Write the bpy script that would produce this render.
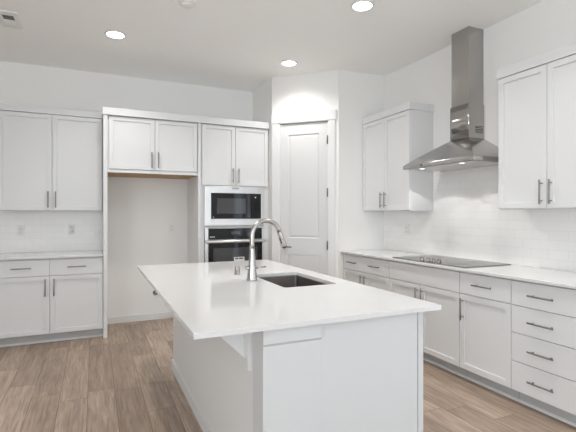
import bpy, bmesh, math, random
from mathutils import Vector, Matrix
PI = math.pi
SC = bpy.context.scene
for o in list(bpy.data.objects):
    bpy.data.objects.remove(o, do_unlink=True)
COL = SC.collection

# ------------------------------------------------------------------ camera
cam_d = bpy.data.cameras.new('camera')
cam = bpy.data.objects.new('camera', cam_d); COL.objects.link(cam)
cam.location = (0, 0, 1.346)
cam.rotation_euler = (PI/2, 0, -math.radians(24.43))
cam_d.sensor_width = 36; cam_d.lens = 425.5/576*36
cam_d.shift_y = -1.4/576; cam_d.clip_start = 0.05
SC.camera = cam

# ------------------------------------------------------------------ world, daylight, exposure
W = bpy.data.worlds.new('world'); SC.world = W; W.use_nodes = True
bg = W.node_tree.nodes['Background']
bg.inputs[0].default_value = (0.72, 0.82, 1.0, 1); bg.inputs[1].default_value = 1.0
def area(name, loc, rot, sx, sy, power, color):
    d = bpy.data.lights.new(name, 'AREA'); d.shape = 'RECTANGLE'; d.size = sx; d.size_y = sy
    d.energy = power; d.color = color
    o = bpy.data.objects.new(name, d); COL.objects.link(o); o.location = loc; o.rotation_euler = rot
    return o
UP = math.radians(48)      # upward tilt added to window lamps to brighten the ceiling, like ground bounce
DAY = (0.87, 0.94, 1.0)
area('daylight_rear_window', (0.1, -5.6, 1.45), (PI/2+UP, 0, 0), 2.2, 2.1, 54, DAY)
area('daylight_rear_window', (2.2, -5.6, 1.45), (PI/2+UP, 0, 0), 1.6, 2.1, 35, DAY)
area('fill_left_window', (-3.4, -2.4, 1.45), (PI/2+UP, 0, -PI/2), 3.2, 2.1, 180, DAY)  # unseen source added to brighten the right-hand cabinets
area('daylight_side_window', (3.29, -.15, 1.2), (PI/2, 0, PI/2), .62, 2.0, 8, (.78, .89, 1.0))
area('daylight_side_window', (3.29, .68, 1.2), (PI/2, 0, PI/2), .26, 2.0, 4, (.78, .89, 1.0))
CAN_POWER = 50        # kitchen circuit
ROOM_POWER = 62       # lamps over and behind the camera
HOOD_POWER = 4.6
CAN_COLOR = (1.0, 0.975, 0.945)
SC.view_settings.view_transform = 'Standard'; SC.view_settings.look = 'None'
SC.view_settings.gamma = 1; SC.view_settings.use_curve_mapping = False
SC.view_settings.exposure = 0.17
SC.cycles.max_bounces = 12; SC.cycles.diffuse_bounces = 8
SC.cycles.use_denoising = True
SC.cycles.sample_clamp_indirect = 8

# ------------------------------------------------------------------ materials
def new_mat(name):
    m = bpy.data.materials.new(name); m.use_nodes = True
    return m, m.node_tree, m.node_tree.nodes['Principled BSDF']
def plain(name, col, rough=0.5, metal=0.0, noise=0.0, nscale=30, bump=0.0, spec=0.5):
    m, nt, b = new_mat(name)
    b.inputs['Roughness'].default_value = rough; b.inputs['Metallic'].default_value = metal
    b.inputs['Specular IOR Level'].default_value = spec
    b.inputs['Base Color'].default_value = (*col, 1)
    if noise or bump:
        tc = nt.nodes.new('ShaderNodeTexCoord'); n = nt.nodes.new('ShaderNodeTexNoise')
        n.inputs['Scale'].default_value = nscale; n.inputs['Detail'].default_value = 4
        nt.links.new(tc.outputs['Object'], n.inputs['Vector'])
        if noise:
            r = nt.nodes.new('ShaderNodeValToRGB')
            r.color_ramp.elements[0].position = .3; r.color_ramp.elements[1].position = .7
            r.color_ramp.elements[0].color = (*[c*(1-noise) for c in col], 1)
            r.color_ramp.elements[1].color = (*[min(1, c*(1+noise)) for c in col], 1)
            nt.links.new(n.outputs['Fac'], r.inputs[0]); nt.links.new(r.outputs[0], b.inputs['Base Color'])
        if bump:
            bp = nt.nodes.new('ShaderNodeBump'); bp.inputs['Strength'].default_value = bump
            bp.inputs['Distance'].default_value = 0.002
            nt.links.new(n.outputs['Fac'], bp.inputs['Height']); nt.links.new(bp.outputs[0], b.inputs['Normal'])
    return m
def brushed(name, col, rough, scale, rvar=0.12):
    m, nt, b = new_mat(name)
    b.inputs['Metallic'].default_value = 1; b.inputs['Base Color'].default_value = (*col, 1)
    tc = nt.nodes.new('ShaderNodeTexCoord'); mp = nt.nodes.new('ShaderNodeMapping')
    mp.inputs['Scale'].default_value = scale
    n = nt.nodes.new('ShaderNodeTexNoise'); n.inputs['Scale'].default_value = 6; n.inputs['Detail'].default_value = 3
    mr = nt.nodes.new('ShaderNodeMapRange')
    mr.inputs['To Min'].default_value = rough - rvar/2; mr.inputs['To Max'].default_value = rough + rvar/2
    nt.links.new(tc.outputs['Object'], mp.inputs[0]); nt.links.new(mp.outputs[0], n.inputs['Vector'])
    nt.links.new(n.outputs['Fac'], mr.inputs['Value']); nt.links.new(mr.outputs[0], b.inputs['Roughness'])
    return m
def emit(name, col, s):
    m, nt, b = new_mat(name)
    b.inputs['Base Color'].default_value = (*col, 1)
    b.inputs['Emission Color'].default_value = (*col, 1); b.inputs['Emission Strength'].default_value = s
    return m

M = {}
M['wall'] = plain('wall_paint', (0.85, 0.845, 0.828), .85, bump=.15, nscale=160)
M['ceiling'] = plain('ceiling_paint', (0.94, 0.938, 0.923), .9, bump=.2, nscale=120)
M['trim'] = plain('trim_paint', (0.76, 0.765, 0.765), .45)
M['doorpaint'] = plain('door_paint', (0.68, 0.685, 0.685), .45)
M['cabinet'] = plain('cabinet_paint', (0.70, 0.708, 0.712), .42)
M['island'] = plain('island_paint_dimmed', (0.635, 0.642, 0.645), .45)  # island paint, its colour darkened to offset excess light on the near end
M['island_wall_shaded'] = plain('island_wall_paint_shaded', (0.76, 0.757, 0.745), .8, bump=.15, nscale=160)  # wall paint with the left face's shade put into its colour
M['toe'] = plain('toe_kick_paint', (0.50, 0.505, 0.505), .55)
M['kraft'] = plain('raw_wood', (0.48, 0.30, 0.14), .6, noise=.18, nscale=14)
M['quartz'] = plain('white_quartz', (0.70, 0.70, 0.695), .10, noise=.012, nscale=90)
M['steel'] = brushed('brushed_steel', (0.46, 0.445, 0.43), .17, (1, 1, 14), .05)
M['sinksteel'] = brushed('sink_steel', (0.30, 0.275, 0.26), .36, (8, 1, 1))
M['nickel'] = brushed('brushed_nickel', (0.47, 0.45, 0.43), .25, (1, 1, 8))
M['handle'] = plain('handle_steel', (0.27, 0.26, 0.25), .35, 1.0)
M['bright_steel'] = brushed('appliance_steel', (0.66, 0.655, 0.645), .30, (1, 1, 14), .04)
M['blackglass'] = plain('black_glass', (0.008, 0.008, 0.009), .05, spec=.32)
M['greyglass'] = plain('oven_window_glass', (0.05, 0.05, 0.053), .08)
M['cookglass'] = plain('cooktop_glass', (0.03, 0.029, 0.029), .10)
M['dark'] = plain('dark_plastic', (0.02, 0.02, 0.02), .5)
M['ring'] = plain('burner_print', (0.16, 0.16, 0.16), .3)
M['plastic'] = plain('white_plastic', (0.82, 0.81, 0.79), .4)
M['plate_grey'] = plain('grey_plastic', (0.78, 0.77, 0.755), .45)
M['slot'] = plain('slot_dark', (0.10, 0.10, 0.10), .6)
M['bulb'] = emit('lamp_diffuser', (1.0, 0.96, 0.90), 9.0)
M['hoodbulb'] = emit('hood_lamp_lens', (1.0, 0.97, 0.93), 2.0)
M['print'] = emit('display_print', (0.75, 0.78, 0.8), 0.35)
M['hinge'] = plain('hinge_metal', (0.22, 0.21, 0.20), .4, 1.0)

def glass_mat():
    m, nt, b = new_mat('window_glass')
    b.inputs['Transmission Weight'].default_value = 1; b.inputs['Roughness'].default_value = 0; b.inputs['IOR'].default_value = 1.02
    return m
M['pane'] = glass_mat()

def math_node(nt, op, a=None, b=None, v=None):
    n = nt.nodes.new('ShaderNodeMath'); n.operation = op
    if a is not None:
        if isinstance(a, (int, float)): n.inputs[0].default_value = a
        else: nt.links.new(a, n.inputs[0])
    if b is not None:
        if isinstance(b, (int, float)): n.inputs[1].default_value = b
        else: nt.links.new(b, n.inputs[1])
    return n.outputs[0]

def floor_mat():
    m, nt, b = new_mat('oak_planks')
    L = nt.links.new; N = nt.nodes.new
    tc = N('ShaderNodeTexCoord'); sp = N('ShaderNodeSeparateXYZ'); L(tc.outputs['Object'], sp.inputs[0])
    PW, PL = 0.187, 1.25
    xs = math_node(nt, 'DIVIDE', math_node(nt, 'ADD', sp.outputs['X'], 0.047 + PW*40), PW)
    ix = math_node(nt, 'FLOOR', xs); fx = math_node(nt, 'FRACT', xs)
    wn = N('ShaderNodeTexWhiteNoise'); wn.noise_dimensions = '1D'; L(ix, wn.inputs['W'])
    ys = math_node(nt, 'ADD', math_node(nt, 'DIVIDE', math_node(nt, 'ADD', sp.outputs['Y'], 50), PL), wn.outputs['Value'])
    iy = math_node(nt, 'FLOOR', ys); fy = math_node(nt, 'FRACT', ys)
    cid = N('ShaderNodeCombineXYZ'); L(ix, cid.inputs[0]); L(iy, cid.inputs[1])
    wn2 = N('ShaderNodeTexWhiteNoise'); wn2.noise_dimensions = '3D'; L(cid.outputs[0], wn2.inputs['Vector'])
    # plank tone
    tone = N('ShaderNodeValToRGB'); e = tone.color_ramp.elements
    e[0].position = 0; e[0].color = (0.315, 0.235, 0.18, 1)
    e[1].position = 1; e[1].color = (0.475, 0.372, 0.298, 1)
    x = e.new(.5); x.color = (0.395, 0.303, 0.236, 1)
    L(wn2.outputs['Value'], tone.inputs[0])
    # grain, offset per plank
    off = N('ShaderNodeVectorMath'); off.operation = 'SCALE'; off.inputs['Scale'].default_value = 37.0
    L(wn2.outputs['Color'], off.inputs[0])
    add = N('ShaderNodeVectorMath'); add.operation = 'ADD'; L(tc.outputs['Object'], add.inputs[0]); L(off.outputs[0], add.inputs[1])
    mp = N('ShaderNodeMapping'); mp.inputs['Scale'].default_value = (26, 1.6, 1); L(add.outputs[0], mp.inputs[0])
    g = N('ShaderNodeTexNoise'); g.inputs['Scale'].default_value = 2.2; g.inputs['Detail'].default_value = 6
    g.inputs['Roughness'].default_value = .62; g.inputs['Distortion'].default_value = .8
    L(mp.outputs[0], g.inputs['Vector'])
    gr = N('ShaderNodeValToRGB'); gr.color_ramp.elements[0].position = .28; gr.color_ramp.elements[1].position = .72
    gr.color_ramp.elements[0].color = (0.58, 0.56, 0.54, 1); gr.color_ramp.elements[1].color = (1.22, 1.23, 1.24, 1)
    L(g.outputs['Fac'], gr.inputs[0])
    mp2 = N('ShaderNodeMapping'); mp2.inputs['Scale'].default_value = (5, .7, 1); L(add.outputs[0], mp2.inputs[0])
    g2 = N('ShaderNodeTexNoise'); g2.inputs['Scale'].default_value = 1.6; g2.inputs['Detail'].default_value = 3; g2.inputs['Distortion'].default_value = 1.5
    L(mp2.outputs[0], g2.inputs['Vector'])
    gr2 = N('ShaderNodeValToRGB'); gr2.color_ramp.elements[0].position = .3; gr2.color_ramp.elements[1].position = .7
    gr2.color_ramp.elements[0].color = (0.84, 0.83, 0.82, 1); gr2.color_ramp.elements[1].color = (1.1, 1.1, 1.1, 1)
    L(g2.outputs['Fac'], gr2.inputs[0])
    def mul(a, b2):
        n = N('ShaderNodeMix'); n.data_type = 'RGBA'; n.blend_type = 'MULTIPLY'; n.inputs[0].default_value = 1
        n.clamp_result = False
        L(a, n.inputs[6]); L(b2, n.inputs[7]); return n.outputs[2]
    c = mul(mul(tone.outputs[0], gr.outputs[0]), gr2.outputs[0])
    # seams
    ex = math_node(nt, 'MINIMUM', fx, math_node(nt, 'SUBTRACT', 1.0, fx))
    ey = math_node(nt, 'MINIMUM', fy, math_node(nt, 'SUBTRACT', 1.0, fy))
    sx = math_node(nt, 'LESS_THAN', ex, 0.0016/PW); sy = math_node(nt, 'LESS_THAN', ey, 0.0016/PL)
    seam = math_node(nt, 'MAXIMUM', sx, sy)
    mx = N('ShaderNodeMix'); mx.data_type = 'RGBA'; L(seam, mx.inputs[0]); L(c, mx.inputs[6]); mx.inputs[7].default_value = (0.10, 0.07, 0.052, 1)
    L(mx.outputs[2], b.inputs['Base Color'])
    b.inputs['Roughness'].default_value = .42
    bp = N('ShaderNodeBump'); bp.inputs['Strength'].default_value = .12; bp.inputs['Distance'].default_value = .001
    L(g.outputs['Fac'], bp.inputs['Height']); L(bp.outputs[0], b.inputs['Normal'])
    return m
M['floor'] = floor_mat()

def tile_mat():
    m, nt, b = new_mat('subway_tile'); L = nt.links.new; N = nt.nodes.new
    tc = N('ShaderNodeTexCoord'); sp = N('ShaderNodeSeparateXYZ'); L(tc.outputs['Object'], sp.inputs[0])
    cb = N('ShaderNodeCombineXYZ'); L(sp.outputs['X'], cb.inputs[0]); L(sp.outputs['Z'], cb.inputs[1])
    br = N('ShaderNodeTexBrick'); L(cb.outputs[0], br.inputs['Vector'])
    br.offset = .5; br.inputs['Scale'].default_value = 1
    br.inputs['Brick Width'].default_value = .1524; br.inputs['Row Height'].default_value = .0762
    br.inputs['Mortar Size'].default_value = .0013; br.inputs['Mortar Smooth'].default_value = .3
    br.inputs['Color1'].default_value = (0.88, 0.873, 0.86, 1); br.inputs['Color2'].default_value = (0.86, 0.852, 0.838, 1)
    br.inputs['Mortar'].default_value = (0.77, 0.755, 0.735, 1)
    L(br.outputs['Color'], b.inputs['Base Color'])
    b.inputs['Roughness'].default_value = .22
    n = N('ShaderNodeTexNoise'); n.inputs['Scale'].default_value = 14; L(cb.outputs[0], n.inputs['Vector'])
    sm = math_node(nt, 'ADD', math_node(nt, 'MULTIPLY', br.outputs['Fac'], -1.0), math_node(nt, 'MULTIPLY', n.outputs['Fac'], .35))
    bp = N('ShaderNodeBump'); bp.inputs['Strength'].default_value = .15; bp.inputs['Distance'].default_value = .002
    L(sm, bp.inputs['Height']); L(bp.outputs[0], b.inputs['Normal'])
    return m
M['tile'] = tile_mat()

# ------------------------------------------------------------------ mesh helpers
class MB:
    def __init__(s): s.bm = bmesh.new()
    def box(s, x0, x1, y0, y1, z0, z1, bev=0.0):
        b = bmesh.new(); bmesh.ops.create_cube(b, size=1)
        for v in b.verts:
            v.co = Vector((x0 + (v.co.x+.5)*(x1-x0), y0 + (v.co.y+.5)*(y1-y0), z0 + (v.co.z+.5)*(z1-z0)))
        if bev: bmesh.ops.bevel(b, geom=list(b.edges), offset=bev, segments=2, affect='EDGES', profile=.5)
        s.add(b); return s
    def add(s, b, mat=None):
        me = bpy.data.meshes.new('tmp')
        if mat is not None: b.transform(mat)
        b.to_mesh(me); b.free(); s.bm.from_mesh(me); bpy.data.meshes.remove(me)
    def cyl(s, p0, p1, r0, r1=None, seg=20, bev=0.0):
        if r1 is None: r1 = r0
        p0 = Vector(p0); p1 = Vector(p1); d = p1-p0
        b = bmesh.new(); bmesh.ops.create_cone(b, cap_ends=True, segments=seg, radius1=r0, radius2=r1, depth=d.length)
        if bev:
            ee = [e for e in b.edges if len(e.link_faces) == 2 and any(len(f.verts) > 4 for f in e.link_faces)]
            bmesh.ops.bevel(b, geom=ee, offset=bev, segments=2, affect='EDGES', profile=.5)
        for f in b.faces: f.smooth = len(f.verts) == 4
        q = Vector((0, 0, 1)).rotation_difference(d.normalized()).to_matrix().to_4x4()
        s.add(b, Matrix.Translation((p0+p1)/2) @ q); return s
    def lathe(s, prof, c=(0, 0, 0), seg=32, cap=True):
        b = bmesh.new(); rings = []
        for r, z in prof:
            rings.append([b.verts.new((c[0]+r*math.cos(2*PI*i/seg), c[1]+r*math.sin(2*PI*i/seg), c[2]+z)) for i in range(seg)])
        for a, d in zip(rings, rings[1:]):
            for i in range(seg):
                b.faces.new((a[i], a[(i+1) % seg], d[(i+1) % seg], d[i])).smooth = True
        if cap:
            b.faces.new(rings[0][::-1]); b.faces.new(rings[-1])
        s.add(b); return s
    def tube(s, pts, rad, seg=16):
        pts = [Vector(p) for p in pts]; n = len(pts)
        if not hasattr(rad, '__len__'): rad = [rad]*n
        b = bmesh.new(); rings = []; up = None
        for i, p in enumerate(pts):
            t = (pts[min(i+1, n-1)]-pts[max(i-1, 0)]).normalized()
            if up is None:
                up = t.orthogonal().normalized()
            up = (up - t*up.dot(t)).normalized(); w = t.cross(up)
            rings.append([b.verts.new(p + (up*math.cos(2*PI*k/seg) + w*math.sin(2*PI*k/seg))*rad[i]) for k in range(seg)])
        for a, d in zip(rings, rings[1:]):
            for k in range(seg): b.faces.new((a[k], a[(k+1) % seg], d[(k+1) % seg], d[k])).smooth = True
        b.faces.new(rings[0][::-1]); b.faces.new(rings[-1]); s.add(b); return s
    def prism(s, poly, axis, a0, a1, bev=0.0):
        """poly: 2D outline; axis 'x': (y,z) outline, 'y': (x,z), 'z': (x,y)."""
        b = bmesh.new()
        def P(p, a): return {'x': (a, p[0], p[1]), 'y': (p[0], a, p[1]), 'z': (p[0], p[1], a)}[axis]
        A = [b.verts.new(P(p, a0)) for p in poly]; B = [b.verts.new(P(p, a1)) for p in poly]
        b.faces.new(A[::-1]); b.faces.new(B)
        for i in range(len(poly)): b.faces.new((A[i], A[(i+1) % len(poly)], B[(i+1) % len(poly)], B[i]))
        bmesh.ops.recalc_face_normals(b, faces=list(b.faces))
        if bev: bmesh.ops.bevel(b, geom=list(b.edges), offset=bev, segments=2, affect='EDGES', profile=.5)
        s.add(b); return s
    def quads(s, verts, faces):
        b = bmesh.new(); V = [b.verts.new(v) for v in verts]
        for f in faces: b.faces.new([V[i] for i in f])
        bmesh.ops.recalc_face_normals(b, faces=list(b.faces)); s.add(b); return s
    def build(s, name, mat, parent=None, loc=None, rz=0):
        me = bpy.data.meshes.new(name); s.bm.to_mesh(me); s.bm.free(); me.materials.append(M[mat] if isinstance(mat, str) else mat)
        o = bpy.data.objects.new(name, me); COL.objects.link(o)
        if parent: o.parent = parent
        if loc: o.location = loc
        o.rotation_euler = (0, 0, rz)
        return o

def tag(o, label, cat, group=None):
    o['label'] = label; o['category'] = cat
    if group: o['group'] = group
    return o
def thing(name, label, cat, loc=(0, 0, 0), rz=0, group=None):
    o = bpy.data.objects.new(name, None); COL.objects.link(o); o.empty_display_size = .1
    o.location = loc; o.rotation_euler = (0, 0, rz)
    return tag(o, label, cat, group)
def struct(o):
    o['kind'] = 'structure'; return o
def copy_tree(o, parent=None):
    c = o.copy(); COL.objects.link(c)
    if parent: c.parent = parent
    for ch in list(o.children): copy_tree(ch, c)
    return c

# ------------------------------------------------------------------ the room
YW, XW, ZC = 5.68, 3.305, 3.074
XL, YF = -3.8, -6.0
T = .12
struct(MB().box(XL-T, XW+T, YF-T, YW+T, -.1, 0).build('floor', 'floor'))
struct(MB().box(XL-T, XW+T, YF-T, YW+T, ZC, ZC+.1).build('ceiling', 'ceiling'))
struct(MB().box(XL-T, XW+T, YW, YW+T, 0, ZC).build('wall_back', 'wall'))
ly0, ly1, lz0, lz1 = -4.0, -.8, .4, 2.5
w = MB()
w.box(XL-T, XL, YF, ly0, 0, ZC).box(XL-T, XL, ly1, YW, 0, ZC).box(XL-T, XL, ly0, ly1, 0, lz0).box(XL-T, XL, ly0, ly1, lz1, ZC)
struct(w.build('wall_left', 'wall'))
# right wall with a window opening beside the camera
wy0, wy1, wz0, wz1 = -.52, .86, .15, 2.25
w = MB()
w.box(XW, XW+T, wy1, YW, 0, ZC).box(XW, XW+T, YF, wy0, 0, ZC).box(XW, XW+T, wy0, wy1, 0, wz0).box(XW, XW+T, wy0, wy1, wz1, ZC)
struct(w.build('wall_right', 'wall'))
# rear wall with two windows
rw = [(-1.0, 1.2), (1.4, 3.0)]; rz0, rz1 = .4, 2.5
w = MB()
w.box(XL, rw[0][0], YF-T, YF, 0, ZC).box(rw[0][1], rw[1][0], YF-T, YF, 0, ZC).box(rw[1][1], XW, YF-T, YF, 0, ZC)
for a, b in rw: w.box(a, b, YF-T, YF, 0, rz0).box(a, b, YF-T, YF, rz1, ZC)
struct(w.build('wall_front', 'wall'))
def window(n, axis, a, b, z0, z1, c, mull=(0, .03)):
    o = bpy.data.objects.new('window_%d' % n, None); COL.objects.link(o); struct(o)
    o.location = (c, (a+b)/2, z0) if axis == 'y' else ((a+b)/2, c, z0)
    if axis == 'y': o.rotation_euler = (0, 0, PI/2)
    h = (b-a)/2; H = z1-z0; f = MB()
    f.box(-h, h, -.03, .03, 0, .05).box(-h, h, -.03, .03, H-.05, H)
    for x, k in ((-h+.03, .03), mull, (h-.03, .03)): f.box(x-k, x+k, -.03, .03, .05, H-.05)
    f.build('window_frame', 'trim', o)
    MB().box(-h+.04, h-.04, -.004, .004, .04, H-.04).build('window_pane', 'pane', o)
window(1, 'x', *rw[0], rz0, rz1, YF-.07)
window(2, 'x', *rw[1], rz0, rz1, YF-.07)
window(3, 'y', wy0, wy1, wz0, wz1, XW+.07, (.185, .16))
window(4, 'y', ly0, ly1, lz0, lz1, XL-.07)  # unseen window added to go with the left fill light

# pantry corner walls
A = Vector((2.031, 4.959)); B = Vector((2.643, 4.376)); YP = 4.36
AB = B-A; LAB = AB.length; ANG = math.atan2(AB.y, AB.x)
struct(MB().box(A.x, A.x+.1, A.y, YW, 0, ZC).build('wall_pantry_side', 'wall'))
struct(MB().box(B.x, XW, YP, YP+.1, 0, ZC).build('wall_pantry_end', 'wall'))
D0, D1, DZ = .100, .718, 2.475           # door opening along the angled wall
w = MB(); w.box(0, D0, 0, .1, 0, ZC).box(D1, LAB, 0, .1, 0, ZC).box(D0, D1, 0, .1, DZ, ZC)
struct(w.build('wall_pantry_angled', 'wall', loc=(A.x, A.y, 0), rz=ANG))
c = MB()
c.box(.008, .094, -.018, 0, 0, DZ+.005, .003).box(.726, .812, -.018, 0, 0, DZ+.005, .003)
c.box(-.002, .826, -.024, 0, DZ+.005, DZ+.128, .003)
c.box(.094, D0+.012, -.012, .09, 0, DZ, 0).box(D1-.012+.02, D1+.008, -.012, .09, 0, DZ, 0)
struct(c.build('trim_1', 'trim', loc=(A.x, A.y, 0), rz=ANG))

door = bpy.data.objects.new('door_1', None); COL.objects.link(door); struct(door)
door.location = (A.x, A.y, 0); door.rotation_euler = (0, 0, ANG)
def door_slab():
    x0, x1, z0, z1 = D0+.013, D1+.004, .012, DZ-.008
    yf, yb = .004, .042
    xs = [x0, .214, .611, x1]; zs = [z0, .24, .855, 1.055, 2.335, z1]
    b = bmesh.new()
    G = [[b.verts.new((x, yf, z)) for z in zs] for x in xs]; pan = []
    for i in range(3):
        for j in range(5):
            f = b.faces.new((G[i][j], G[i+1][j], G[i+1][j+1], G[i][j+1]))
            if i == 1 and j in (1, 3): pan.append(f)
    for f in pan:
        for th, dp in ((.014, -.010), (.012, 0.0), (.022, .006)):
            bmesh.ops.inset_region(b, faces=[f], thickness=th, depth=0)
            for v in f.verts: v.co.y -= dp
    K = [b.verts.new(p) for p in ((x0, yb, z0), (x1, yb, z0), (x1, yb, z1), (x0, yb, z1))]
    b.faces.new(K[::-1])
    b.faces.new([G[0][j] for j in range(5, -1, -1)] + [K[0], K[3]]); b.faces.new([G[3][j] for j in range(6)] + [K[2], K[1]])
    b.faces.new([G[i][0] for i in range(4)] + [K[1], K[0]]); b.faces.new([G[i][5] for i in range(3, -1, -1)] + [K[3], K[2]])
    bmesh.ops.recalc_face_normals(b, faces=list(b.faces))
    m = MB(); m.add(b); return m
door_slab().build('door_panel', 'doorpaint', door)
for z in (2.245, 1.612, .98, .22):
    MB().box(.716, .728, -.022, -.004, z-.05, z+.05).cyl((.720, -.024, z-.052), (.720, -.024, z+.052), .007, seg=12).build('hinge', 'hinge', door)
h = MB(); h.cyl((.165, .004, .95), (.165, -.010, .95), .027, bev=.003).cyl((.165, -.010, .95), (.165, -.055, .95), .010)
h.tube([(.165, -.050, .95), (.20, -.054, .95), (.275, -.054, .948)], [.010, .009, .008], 12)
h.build('door_handle', 'hinge', door)

# baseboards
BH = .083
struct(MB().box(.129, 1.119, YW-.013, YW, 0, BH, .002).build('baseboard_back', 'trim'))
struct(MB().box(XL, -.97, YW-.013, YW, 0, BH, .002).build('baseboard_left', 'trim'))

# tiled backsplashes (part of the walls)
CT = .914
struct(MB().box(0, .085+.955, -.008, 0, 0, 1.392-CT).build('trim_2', 'tile', loc=(-.955, YW, CT)))
# right wall: local +x runs towards the camera
t = MB(); L0 = YP
t.box(0, L0-1.60, -.008, 0, 0, 1.392-CT).box(L0-3.500, L0-2.444, -.008, 0, 1.392-CT, 1.81-CT)
struct(t.build('trim_3', 'tile', loc=(XW, L0, CT), rz=-PI/2))

# ------------------------------------------------------------------ recessed lights, detector, register
def can_light(x, y, label, power=None):
    t = thing('recessed_light', label, 'ceiling light', (x, y, ZC), 0, 'recessed ceiling lights')
    m = MB(); m.lathe([(.078, -.001), (.098, -.001), (.098, -.006), (.092, -.010), (.080, -.012), (.078, -.010)], cap=False)
    m.build('trim_ring', 'trim', t)
    MB().lathe([(.001, -.009), (.079, -.009), (.079, -.004), (.001, -.004)]).build('diffuser', 'bulb', t)
    d = bpy.data.lights.new('lamp', 'SPOT'); d.energy = power or CAN_POWER; d.color = CAN_COLOR; d.spot_size = math.radians(146)
    d.spot_blend = 1.0; d.shadow_soft_size = .07
    o = bpy.data.objects.new('lamp', d); COL.objects.link(o); o.parent = t; o.location = (0, 0, -.03)
    return t
can_light(.180, 4.39, 'lit recessed ceiling light above the left cabinets and refrigerator alcove')
can_light(2.01, 4.40, 'lit recessed ceiling light just in front of the corner pantry door')
can_light(2.01, 2.94, 'lit recessed ceiling light nearest the range hood, at the top edge of the photo')
can_light(.180, 2.94, 'recessed ceiling light over the left side of the island, beyond the top of the photo', ROOM_POWER)
can_light(2.01, 1.48, 'recessed ceiling light over the aisle by the four-drawer cabinet, beyond the top of the photo', ROOM_POWER)

s = thing('smoke_detector', 'round white smoke detector on the ceiling at the top edge of the photo', 'smoke detector', (.685, 3.49, ZC))
MB().lathe([(.068, 0), (.068, -.014), (.060, -.020), (.002, -.020)], seg=40).build('base', 'plate_grey', s)
MB().lathe([(.050, -.019), (.046, -.030), (.034, -.036), (.001, -.037)], seg=40).build('cover', 'plastic', s)
v = thing('ceiling_vent', 'white ceiling air register with a dark slatted opening at the top left corner', 'air vent', (-.687, 4.445, ZC))
m = MB()
m.box(-.083, .083, -.175, -.103, -.010, 0, .002).box(-.083, .083, .103, .175, -.010, 0, .002).box(-.083, -.044, -.103, .103, -.010, 0, .002).box(.044, .083, -.103, .103, -.010, 0, .002)
m.build('frame', 'plastic', v)
MB().box(-.044, .044, -.103, .103, -.0015, -.0005).build('duct', 'dark', v)
for k in range(12):
    y = -.094 + k*.0171
    ang = 22 if k < 6 else -38
    b = bmesh.new(); bmesh.ops.create_cube(b, size=1)
    b.transform(Matrix.Translation((0, y, -.0075)) @ Matrix.Rotation(math.radians(ang), 4, 'X') @ Matrix.Diagonal((.088, .014, .001, 1)))
    m = MB(); m.add(b); m.build('slat', 'plastic', v)

# ------------------------------------------------------------------ cabinet kit (local: x to the right, front faces -y, origin at wall)
def shaker(m_w, m_h, rail=.060, t=.020, rec=.012):
    """door lying in x 0..w, z 0..h, back at y=0, front at y=-t"""
    m = MB(); b = bmesh.new(); bmesh.ops.create_cube(b, size=1)
    for v in b.verts: v.co = Vector(((v.co.x+.5)*m_w, (v.co.y-.5)*t, (v.co.z+.5)*m_h))
    bmesh.ops.bevel(b, geom=list(b.edges), offset=.0015, segments=1, affect='EDGES')
    f = min(b.faces, key=lambda q: (q.calc_center_median().y, -q.calc_area()))
    bmesh.ops.inset_region(b, faces=[f], thickness=rail, depth=0)
    bmesh.ops.inset_region(b, faces=[f], thickness=.0015, depth=0)
    for v in f.verts: v.co.y += rec
    m.add(b); return m
def bar_handle(o, x, z, vertical, y, L=.178):
    m = MB(); r = .006
    if vertical:
        m.cyl((0, -.032, -L/2), (0, -.032, L/2), r, seg=14, bev=.001)
        for s in (-.064, .064): m.cyl((0, 0, s), (0, -.032, s), .0045, seg=10)
    else:
        m.cyl((-L/2, -.032, 0), (L/2, -.032, 0), r, seg=14, bev=.001)
        for s in (-.064, .064): m.cyl((s, 0, 0), (s, -.032, 0), .0045, seg=10)
    h = m.build('handle', 'handle', o, loc=(x, y, z)); return h
G = .0022                                  # half gap between fronts
def add_door(t, x0, x1, z0, z1, yf, hx=None, hz=None, rail=.060):
    d = shaker(x1-x0-2*G, z1-z0-2*G, rail).build('door', 'cabinet', t, loc=(x0+G, yf, z0+G))
    if hx is not None: bar_handle(d, hx-x0-G, hz-z0-G, True, -.020)
    return d
def add_drawer(t, x0, x1, z0, z1, yf, hxs=(), name='drawer'):
    w_, h_ = x1-x0-2*G, z1-z0-2*G
    d = MB().box(0, w_, -.020, 0, 0, h_, .0015).build(name, 'cabinet', t, loc=(x0+G, yf, z0+G))
    for hx in hxs: bar_handle(d, hx-x0-G, h_/2, False, -.020)
    return d
def base_body(t, w, D):
    MB().box(.001, w-.001, -D, -.002, .100, .890).build('body', 'cabinet', t)
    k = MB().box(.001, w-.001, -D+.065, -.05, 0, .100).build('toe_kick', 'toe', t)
    MB().box(.001, w-.001, -D+.053, -D+.065, 0, .022, .002).build('shoe_strip', 'cabinet', k)
ZT, ZS, ZB = .882, .708, .106              # drawer top, drawer/door split, door bottom
HZ = .59                                   # handle centre on base doors

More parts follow.
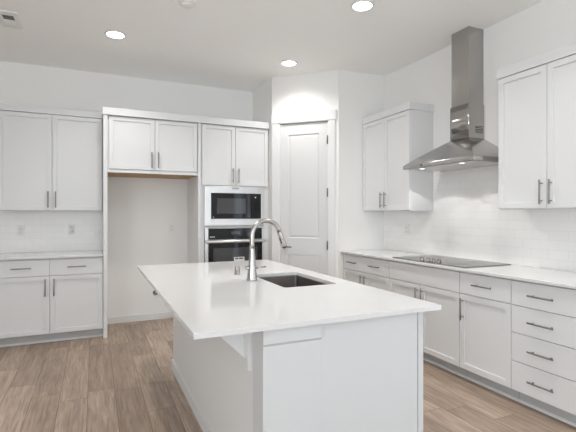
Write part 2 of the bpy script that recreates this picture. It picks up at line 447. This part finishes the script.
# ---- left run
DB = .60
t = thing('base_cabinet', 'white base cabinet with two drawers over two doors, left of the refrigerator alcove', 'cabinet', (-.938, YW, 0), 0, 'base cabinets')
W_ = 1.021; base_body(t, W_, DB); hw = .512
for x0, x1, hx in ((.004, hw, hw-.040), (hw, W_-.002, hw+.040)):
    add_drawer(t, x0, x1, ZS+.002, ZT, -DB, ((x0+x1)/2,))
    add_door(t, x0, x1, ZB, ZS, -DB, hx, HZ)
def slab_label(o, l, c='countertop'): return tag(o, l, c)
slab_label(MB().box(-.962, .083, YW-.647, YW-.009, .892, CT, .003).build('countertop', 'quartz'), 'white countertop on the back wall base cabinet, left of the refrigerator alcove')
def wall_cabinet(name, label, loc, rz, w, D, z0, z1, cr, crs=(0, 0)):
    t = thing(name, label, 'cabinet', (loc[0], loc[1], z0), rz, 'wall cabinets')
    H = z1-z0
    MB().box(.001, w-.001, -D, -.001, 0, H, .001).build('body', 'cabinet', t)
    for x0, x1, hx in ((.002, w/2, w/2-.036), (w/2, w-.002, w/2+.036)):
        add_door(t, x0, x1, .004, H-.002, -D, hx, .034+.089)
    MB().box(-crs[0], w+crs[1], -D-.025, -.001, H+.001, H+cr, .002).build('crown', 'cabinet', t)
    return t
wall_cabinet('wall_cabinet', 'white two-door wall cabinet above the back wall counter, left of the refrigerator alcove', (-.938, YW), 0, 1.021, .32, 1.388, 2.450, .070, (.012, 0))

# ---- refrigerator alcove and oven tower
PF = 5.045
FB = 1.812
t = thing('refrigerator_cabinet', 'white two-door cabinet and side panels framing the empty refrigerator alcove', 'cabinet', (.128, YW, 0))
MB().box(-.043, -.001, PF-YW, -.001, 0, 2.4375, .002).build('side_panel', 'cabinet', t)
MB().box(.992, 1.022, PF-YW, -.001, 0, 2.4375, .002).build('side_panel', 'cabinet', t)
w_ = .991
MB().box(0, w_, -.598, -.002, FB+.016, 2.436).build('body', 'cabinet', t)
MB().box(.001, w_-.001, -.585, -.004, FB, FB+.0155).build('underside', 'kraft', t)['label'] = 'bare brown wood underside'
MB().box(0, w_, -.612, -.586, FB, FB+.034, .001).build('bottom_rail', 'cabinet', t)
for x0, x1, hx in ((.012, w_/2+.004, w_/2-.032), (w_/2+.004, w_-.003, w_/2+.040)):
    add_door(t, x0, x1, FB+.038, 2.434, -.600, hx, FB+.065+.089)
# oven tower
TX0, TX1 = 1.151, 2.028; tw = TX1-TX0
t = thing('oven_cabinet', 'tall white cabinet tower holding the microwave and wall oven beside the pantry', 'cabinet', (TX0, YW, 0))
b = MB(); D = .60
b.box(0, .048, -D, -.002, 0, 2.436).box(tw-.059, tw, -D, -.002, 0, 2.436).box(.048, tw-.059, -.02, -.002, .1, 2.436)
b.box(.048, tw-.059, -D, -.02, 1.692, 2.436)                       # upper box
b.box(.048, tw-.059, -D, -.02, 1.184, 1.204).box(.048, tw-.059, -D, -.02, .395, .43)
b.box(.048, tw-.059, -D, -.02, .10, .12)
b.build('body', 'cabinet', t)
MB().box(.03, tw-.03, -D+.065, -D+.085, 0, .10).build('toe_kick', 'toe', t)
for x0, x1, hx in ((.017, .434, .434-.036), (.434, tw-.010, .434+.036)):
    add_door(t, x0, x1, 1.702, 2.434, -D, hx, 1.702+.034+.089)
add_drawer(t, .017, tw-.010, .106, .392, -D, (tw/2-.12, tw/2+.12))
# shared crown
tag(MB().box(.074, 2.029, 5.032, YW-.001, 2.438, 2.518, .003).build('crown_moulding', 'cabinet'), 'white crown board running across the top of the refrigerator cabinet and oven tower', 'moulding')

# ---- microwave
FY = YW-D                                  # face of tower boxes
mx0, mx1, mz0, mz1 = 1.200, 1.968, 1.2095, 1.6915
t = thing('microwave', 'built-in stainless steel microwave with black glass door above the wall oven', 'microwave', ((mx0+mx1)/2, FY, mz0))
hw = (mx1-mx0)/2; H = mz1-mz0
m = MB(); yf = -.024
L_, R_, Bt, Tp = .078, .046, .084, .084
m.box(-hw, -hw+L_, yf, 0, 0, H, .003).box(hw-R_, hw, yf, 0, 0, H, .003).box(-hw+L_, hw-R_, yf, 0, 0, Bt, .003).box(-hw+L_, hw-R_, yf, 0, H-Tp, H, .003)
m.build('trim_frame', 'bright_steel', t)
dx0, dx1 = -hw+L_+.002, hw-R_-.128
MB().box(dx0, dx1, -.020, .30, Bt+.002, H-Tp-.002, .002).build('door', 'blackglass', t)
MB().box(dx0+.072, dx1-.075, -.0215, -.0195, Bt+.065, H-Tp-.062, .0005).build('window', 'greyglass', t)
cp = MB().box(dx1+.003, hw-R_-.002, -.020, .30, Bt+.002, H-Tp-.002, .002).build('control_panel', 'blackglass', t)
MB().box(dx1+.046, dx1+.060, -.0206, -.0198, H-Tp-.052, H-Tp-.040).build('clock', 'print', cp)
MB().box(-.047, .040, -.040, -.024, H-.032, H-.004, .003).build('vent_tab', 'nickel', t)
MB().box(dx0+.02, dx0+.036, -.0212, -.0198, Bt+.02, Bt+.024).build('badge', 'print', t)

# ---- wall oven
ox0, ox1, oz0, oz1 = 1.204, 1.968, .432, 1.183
t = thing('wall_oven', 'built-in stainless steel and black glass wall oven below the microwave', 'oven', ((ox0+ox1)/2, FY, oz0))
hw = (ox1-ox0)/2; H = oz1-oz0
m = MB(); m.box(-hw, -hw+.044, -.014, 0, 0, H, .002).box(hw-.032, hw, -.014, 0, 0, H, .002)
m.box(-hw+.044, hw-.032, -.014, 0, H-.006, H, .002).box(-hw+.044, hw-.032, -.014, 0, 0, .02, .002)
m.box(-hw+.04, hw-.04, .002, .5, .02, H-.02)
m.build('trim_frame', 'bright_steel', t)
cp = MB().box(-hw+.046, hw-.034, -.022, 0, H-.140, H-.007, .003).build('control_panel', 'blackglass', t)
m = MB()
for k in range(3): m.box(-hw+.06+k*.022, -hw+.074+k*.022, -.0232, -.0218, H-.112, H-.104)
m.build('indicator', 'print', cp)
m = MB(); m.box(-.06, .06, -.0230, -.0218, H-.08, H-.045)
for k in range(6): m.box(-.2+k*.018, -.192+k*.018, -.0230, -.0218, H-.075, H-.067); m.box(.12+k*.018, .128+k*.018, -.0230, -.0218, H-.075, H-.067)
m.build('display', 'greyglass', cp)
dr = MB().box(-hw+.046, hw-.034, -.034, 0, .022, H-.143, .003).build('door', 'blackglass', t)
MB().box(-hw+.10, hw-.10, -.0352, -.0335, .10, H-.245, .0005).build('window', 'greyglass', dr)
m = MB(); m.cyl((-hw+.004, -.082, H-.163), (hw-.004, -.082, H-.163), .0195, seg=20, bev=.003)
for s in (-hw+.05, hw-.05): m.box(s-.012, s+.012, -.082, -.033, H-.174, H-.152, .003)
m.build('handle', 'bright_steel', dr)['label'] = 'brushed steel bar handle'
tg = MB().box(-.025, .110, -.0362, -.0352, H-.420, H-.360, .0003).build('sticker', 'plastic', dr)
tg['label'] = 'white paper sticker with dark print'
MB().box(-.010, .032, -.0367, -.0361, H-.388, H-.370).box(.040, .095, -.0367, -.0361, H-.388, H-.370).build('print', 'slot', tg)

# ---- right run: local x = distance from the pantry end wall towards the camera
DR = .588
def rc(y): return (XW, y, 0)
def right_base(y0, y1, label):
    t = thing('base_cabinet', label, 'cabinet', rc(y0), -PI/2, 'base cabinets'); base_body(t, y0-y1, DR); return t, y0-y1
t, w_ = right_base(YP-.002, 3.481, 'white base cabinet with one wide two-handled drawer, beside the pantry wall')
add_drawer(t, .02, w_, ZS+.002, ZT, -DR, (.02+w_*.225, w_*.74))
add_door(t, .02, w_/2+.01, ZB, ZS, -DR, w_/2+.01-.036, HZ); add_door(t, w_/2+.01, w_, ZB, ZS, -DR, w_/2+.01+.036, HZ)
t, w_ = right_base(3.479, 2.571, 'white base cabinet with plain handleless top panel directly under the black cooktop')
add_drawer(t, 0, w_, ZS+.002, ZT, -DR, (), 'false_front')
add_door(t, 0, w_/2, ZB, ZS, -DR, w_/2-.036, HZ); add_door(t, w_/2, w_, ZB, ZS, -DR, w_/2+.036, HZ)
t, w_ = right_base(2.569, 2.101, 'narrow white base cabinet with one drawer over one door, right of the cooktop')
add_drawer(t, 0, w_, ZS+.002, ZT, -DR, (w_/2,)); add_door(t, 0, w_, ZB, ZS, -DR, .038, HZ)
t, w_ = right_base(2.099, 1.632, 'white base cabinet with a stack of four drawers at the right edge of the photo')
for z0, z1 in ((.708, ZT), (.515, .708), (.314, .515), (ZB, .314)): add_drawer(t, 0, w_, z0, z1, -DR, (w_/2,))
slab_label(MB().box(2.668, XW-.009, 1.610, YP-.001, .892, CT, .003).build('countertop', 'quartz'), 'long white countertop along the right wall carrying the cooktop')
wall_cabinet('wall_cabinet', 'white two-door wall cabinet between the pantry wall and the range hood', (XW, YP-.002), -PI/2, YP-.002-3.505, .305, 1.388, 2.443, .078, (0, .009))
wall_cabinet('wall_cabinet', 'white two-door wall cabinet right of the range hood, at the right edge of the photo', (XW, 2.440), -PI/2, .820, .305, 1.388, 2.443, .078, (.010, 0))

# ---- range hood
t = thing('range_hood', 'stainless steel pyramid range hood with tall chimney above the cooktop', 'range hood', (XW, 2.965, 1.793))
hy0, hy1, hx = -.452, .418, -.512; zr = .036
MB().box(hx, -.001, hy0, hy1, 0, zr, .002).build('rim', 'steel', t)
cx, c0, c1, zc = -.190, 2.858-2.965, 3.072-2.965, .262
pts = []
def ring(f):                                # slightly hollow pyramid, rim to chimney
    g = f**.93
    x = hx + .004 + (cx-.004 - hx)*f; y0 = hy0+.004 + (c0-hy0)*f; y1 = hy1-.004 + (c1-hy1)*f
    return [(x, y0), (x, y1), (-.001, y1), (-.001, y0)], zr + (zc-zr)*g
V = []; Fc = []
n = 8
for i in range(n+1):
    q, z = ring(i/n); V += [(x, y, z) for x, y in q]
for i in range(n):
    for k in range(4): Fc.append((i*4+k, i*4+(k+1) % 4, i*4+4+(k+1) % 4, i*4+4+k))
Fc += [(3, 2, 1, 0), (n*4, n*4+1, n*4+2, n*4+3)]
MB().quads(V, Fc).build('canopy', 'steel', t)
n_ = 14; pl = [(-.001, c0-.005), (-.001, c1+.005)]
for i in range(n_+1):
    q = 1-i/n_; pl.append((cx-.006-.0045*(1-(2*q-1)**2), c0-.005+(c1-c0+.010)*q))
lm = MB().prism(pl, 'z', zc-.004, 2.366-1.793)
for f in lm.bm.faces: f.smooth = f.normal.x < -.5 and abs(f.normal.z) < .3
low = lm.build('chimney', 'steel', t)
MB().box(cx+.002, -.001, c0+.003, c1-.003, 2.366-1.793, ZC-1.7935, .002).build('chimney_extension', 'steel', t)
g = MB().box(-.112, -.018, c0-.0052, c0-.0036, .308, .372).build('grille', 'dark', low)
for k in range(4): MB().box(-.110, -.020, c0-.0075, c0-.005, .314+k*.015, .321+k*.015).build('slat', 'steel', g)
MB().box(hx+.03, -.05, hy0+.03, hy1-.03, -.004, -.0005).build('filter', 'bright_steel', t)
MB().cyl((hx-.004, .155, zr/2), (hx+.002, .155, zr/2), .008, seg=14).build('button', 'dark', t)
for y in (-.245, .245):
    MB().cyl((hx+.09, y, -.0052), (hx+.09, y, -.0035), .022, seg=20).build('lamp_lens', 'hoodbulb', t)
    d = bpy.data.lights.new('hood_lamp', 'SPOT'); d.energy = HOOD_POWER; d.color = CAN_COLOR; d.spot_size = math.radians(122)
    d.spot_blend = .08; d.shadow_soft_size = .022
    o = bpy.data.objects.new('hood_lamp', d); COL.objects.link(o); o.parent = t; o.location = (hx+.09, y, -.012)

# ---- cooktop
t = thing('cooktop', 'black glass electric cooktop set into the right wall countertop', 'cooktop', (2.985, 2.990, CT))
MB().box(-.262, .262, -.457, .457, .0005, .0075, .002).build('glass', 'cookglass', t)
MB().box(-.267, -.2615, -.460, .460, .0005, .008, .001).box(.2615, .267, -.460, .460, .0005, .008, .001).box(-.262, .262, -.460, -.4565, .0005, .008, .001).box(-.262, .262, .4565, .460, .0005, .008, .001).build('edge_trim', 'handle', t)
for x, y, r in ((.10, -.27, .10), (-.10, -.27, .075), (.10, .27, .075), (-.10, .27, .105)):
    m = MB()
    for rr in (r, r*.6):
        m.lathe([(rr-.0015, .0076), (rr+.0015, .0076), (rr+.0015, .0079), (rr-.0015, .0079), (rr-.0015, .0076)], c=(x, y, 0), seg=48, cap=False)
    m.build('burner_ring', 'ring', t)
for y in (.105, .020, -.045, -.110):
    k = MB().lathe([(.021, .0078), (.021, .011), (.017, .012), (.0165, .030), (.014, .033), (.001, .0335)], c=(-.205, y, 0), seg=24).build('knob', 'handle', t)
    MB().box(-.222, -.205, y-.002, y+.002, .0305, .0350).build('pointer', 'dark', k)

# ------------------------------------------------------------------ island
ix0, ix1, iy0, iy1 = .327, 1.509, 1.547, 3.808
bx0, bx1, by0, by1 = .622, 1.432, 1.602, 3.785
t = thing('kitchen_island', 'white kitchen island base with corner post and bracket under the overhanging countertop', 'island', ((bx0+bx1)/2, (by0+by1)/2, 0))
ox, oy = (bx0+bx1)/2, (by0+by1)/2
def isl(m, name, mat): return m.build(name, mat, t, loc=(-ox, -oy, 0))
# hollow at the sink so nothing runs through the basin
sx0, sx1, sy0, sy1 = 1.022, 1.384, 2.296, 2.895
m = MB()
m.box(bx0+.012, sx0-.05, by0, by1, 0, .891).box(sx1+.035, bx1, by0, by1, .10, .891)
m.box(sx0-.05, sx1+.035, by0, sy0-.05, .10, .891).box(sx0-.05, sx1+.035, sy1+.05, by1, .10, .891).box(sx0-.05, sx1+.035, sy0-.05, sy1+.05, .10, .55)
isl(m, 'body', 'cabinet')
isl(MB().box(bx0, bx0+.0115, by0, by1, 0, .891), 'side_wall', 'island_wall_shaded')
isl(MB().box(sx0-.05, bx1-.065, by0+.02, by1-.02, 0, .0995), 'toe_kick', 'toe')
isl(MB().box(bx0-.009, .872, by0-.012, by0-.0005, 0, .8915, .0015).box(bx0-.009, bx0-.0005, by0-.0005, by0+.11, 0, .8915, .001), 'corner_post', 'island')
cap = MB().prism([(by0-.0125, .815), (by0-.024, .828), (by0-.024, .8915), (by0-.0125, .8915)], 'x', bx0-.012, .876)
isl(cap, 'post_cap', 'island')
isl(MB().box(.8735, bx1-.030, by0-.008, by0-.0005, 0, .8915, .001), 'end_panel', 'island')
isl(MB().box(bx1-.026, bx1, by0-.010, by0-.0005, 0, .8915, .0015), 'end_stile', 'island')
m = MB().box(bx0-.013, bx0-.0005, by0+.111, by1, 0, .090, .002).box(bx0-.022, bx0-.0095, by0-.022, by0+.1105, 0, .090, .002)
isl(m, 'baseboard', 'trim')
br = MB().prism([(bx0-.02, .8915), (bx0-.02, .712), (bx0-.185, .8915-.018), (bx0-.185, .8915)], 'y', 1.787, 1.833, .002)
br.box(bx0-.0195, bx0-.0005, 1.747, 1.873, .668, .8915, .002)
isl(br, 'bracket', 'trim')
for k in range(4):
    y0 = by0+.004+k*(by1-by0-.008)/4; y1 = by0+.004+(k+1)*(by1-by0-.008)/4
    d = shaker(y1-y0-2*G, .882-.106).build('door', 'cabinet', t, loc=(bx1-ox+.0005, y0+G-oy, .106), rz=PI/2)
    bar_handle(d, (.04 if k % 2 else y1-y0-.04), .65, True, -.020)
# countertop with sink cut-out
def rrect(x0, x1, y0, y1, r, n=6):
    P = []
    for cx_, cy_, a0 in ((x1-r, y1-r, 0), (x0+r, y1-r, 90), (x0+r, y0+r, 180), (x1-r, y0+r, 270)):
        for i in range(n+1):
            a = math.radians(a0 + 90*i/n); P.append((cx_+r*math.cos(a), cy_+r*math.sin(a)))
    return P
def slab_hole(outer, inner, z0, z1):
    b = bmesh.new(); ed = []
    for loop in (outer, inner):
        vs = [b.verts.new((x, y, z1)) for x, y in loop]
        for i in range(len(vs)): ed.append(b.edges.new((vs[i], vs[(i+1) % len(vs)])))
    bmesh.ops.triangle_fill(b, use_beauty=True, use_dissolve=False, edges=ed)
    r = bmesh.ops.extrude_face_region(b, geom=list(b.faces))
    for v in r['geom']:
        if isinstance(v, bmesh.types.BMVert): v.co.z = z0
    bmesh.ops.recalc_face_normals(b, faces=list(b.faces))
    m = MB(); m.add(b); return m
o = slab_hole(rrect(ix0, ix1, iy0, iy1, .004, 3), rrect(sx0, sx1, sy0, sy1, .022), .892, CT).build('countertop', 'quartz')
bv = o.modifiers.new('ease', 'BEVEL'); bv.width = .002; bv.segments = 2; bv.limit_method = 'ANGLE'; bv.angle_limit = math.radians(50)
slab_label(o, 'large white countertop on the kitchen island with the sink cut into it')
# sink
t = thing('sink', 'rectangular stainless steel undermount sink in the island countertop', 'sink', ((sx0+sx1)/2, (sy0+sy1)/2, .66))
b = bmesh.new(); px_, py_ = (sx0+sx1)/2, (sy0+sy1)/2
prof = [(.030, .8915), (.004, .8915), (.004, .885), (.003, .72), (-.006, .690), (-.030, .676)]
rings = []
for off, z in prof:
    rr = max(.012, .022+off)
    rings.append([b.verts.new((x-px_, y-py_, z-.66)) for x, y in rrect(sx0-off, sx1+off, sy0-off, sy1+off, rr)])
for a, d in zip(rings, rings[1:]):
    n_ = len(a)
    for i in range(n_): b.faces.new((a[i], a[(i+1) % n_], d[(i+1) % n_], d[i])).smooth = True
b.faces.new(rings[-1])
bmesh.ops.recalc_face_normals(b, faces=list(b.faces))
m = MB(); m.add(b); o = m.build('basin', 'sinksteel', t)
sd = o.modifiers.new('wall', 'SOLIDIFY'); sd.thickness = .0015; sd.offset = 0
MB().lathe([(.001, .0195), (.030, .0195), (.042, .0215), (.044, .0175), (.001, .0175)][::-1], seg=28).build('drain', 'nickel', t)
# faucet
fx, fy = .939, 2.637
t = thing('faucet', 'tall brushed nickel gooseneck kitchen faucet on the island beside the sink', 'faucet', (fx, fy, CT))
MB().lathe([(.034, .0003), (.036, .004), (.035, .010), (.032, .03), (.0265, .085), (.0210, .15), (.0172, .208), (.0166, .212), (.001, .2125)], seg=32).build('body', 'nickel', t)
pts = []; R_ = .0985; z0 = .212
for k in range(5): pts.append((0, 0, z0 + k*(.081)/4))
zc_ = .293
for k in range(1, 17):
    a = PI - k*(PI*.915)/16; pts.append((R_ + R_*math.cos(a), 0, zc_ + R_*math.sin(a)))
MB().tube(pts, .0158, 18).build('spout', 'nickel', t)
e = Vector(pts[-1]); dr_ = (Vector(pts[-1])-Vector(pts[-2])).normalized()
hd = MB().tube([e - dr_*.002, e + dr_*.012, e + dr_*.05, e + dr_*.105, e + dr_*.111], [.0162, .0170, .0185, .0215, .0195], 20).build('spray_head', 'nickel', t)
MB().cyl(e + dr_*.1105, e + dr_*.115, .0165, seg=20).build('nozzle', 'dark', hd)
bp_ = e + dr_*.06 + Vector((-.014, -.010, -.004))
MB().cyl(bp_ - dr_*.022, bp_ + dr_*.022, .0055, seg=12).build('spray_button', 'dark', hd)
MB().cyl((-.045, .0, .083), (.028, .0, .083), .0125, seg=18, bev=.002).cyl((.028, 0, .083), (.036, 0, .083), .009, seg=16).cyl((.034, 0, .083), (.098, 0, .086), .0045, seg=12).build('lever', 'nickel', t)
# air gap
t = thing('dishwasher_air_gap', 'small brushed nickel air gap cap on the island left of the faucet', 'air gap', (.938, 2.955, CT))
MB().lathe([(.024, .0003), (.024, .004), (.019, .006), (.0185, .052), (.017, .057), (.001, .058)], seg=28).build('cap', 'nickel', t)
MB().box(.0165, .0192, -.006, .006, .012, .046).build('slot', 'slot', t)

# ------------------------------------------------------------------ outlets, switch, valve
def outlet(loc, rz, label, mat='plastic', w=.074, h=.122, kind='outlet'):
    t = thing('wall_outlet' if kind == 'outlet' else 'light_switch', label, kind, loc, rz)
    MB().box(-w/2, w/2, -.006, 0, -h/2, h/2, .002).build('cover_plate', mat, t)
    if kind == 'outlet':
        for s in (-.021, .021):
            r = MB().box(-.017, .017, -.0085, -.006, s-.0155, s+.0155, .003).build('receptacle', mat, t)
            MB().box(-.0085, -.006, -.0091, -.0084, s-.003, s+.009).box(.006, .0085, -.0091, -.0084, s-.002, s+.008).cyl((0, -.0091, s-.008), (0, -.0084, s-.008), .003, seg=10).build('slots', 'slot', r)
    else:
        MB().box(-.016, .016, -.010, -.006, -.033, .033, .003).build('rocker', mat, t)
    return t
TY = YW-.0085
outlet((-.765, TY, 1.165), 0, 'white outlet on the tiled back wall, at the left edge of the photo', 'plate_grey')
outlet((-.246, TY, 1.170), 0, 'white outlet on the tiled back wall, midway between the left edge and the alcove', 'plate_grey')
outlet((.030, TY, 1.105), 0, 'small white switch on the tiled back wall, close beside the refrigerator alcove panel', 'plastic', .055, .095, 'switch')
outlet((.916, YW-.0005, 1.170), 0, 'white outlet on the plain wall inside the refrigerator alcove', 'plastic')
outlet((XW-.0085, 3.925, 1.170), -PI/2, 'white outlet on the tiled right wall beneath the wall cabinet by the pantry', 'plastic')
t = thing('water_valve', 'small round chrome water shutoff valve low on the alcove wall beside the island corner', 'valve', (.712, YW-.0005, .345))
MB().cyl((0, 0, 0), (0, -.004, 0), .036, seg=24, bev=.001).build('escutcheon', 'nickel', t)
MB().cyl((0, -.004, 0), (0, -.055, 0), .011, seg=14).cyl((0, -.045, 0), (0, -.045, .03), .008, seg=12).build('stem', 'nickel', t)
MB().lathe([(.001, 0), (.022, 0), (.024, .005), (.022, .010), (.001, .010)], c=(0, -.045, .03), seg=20).build('knob', 'nickel', t)
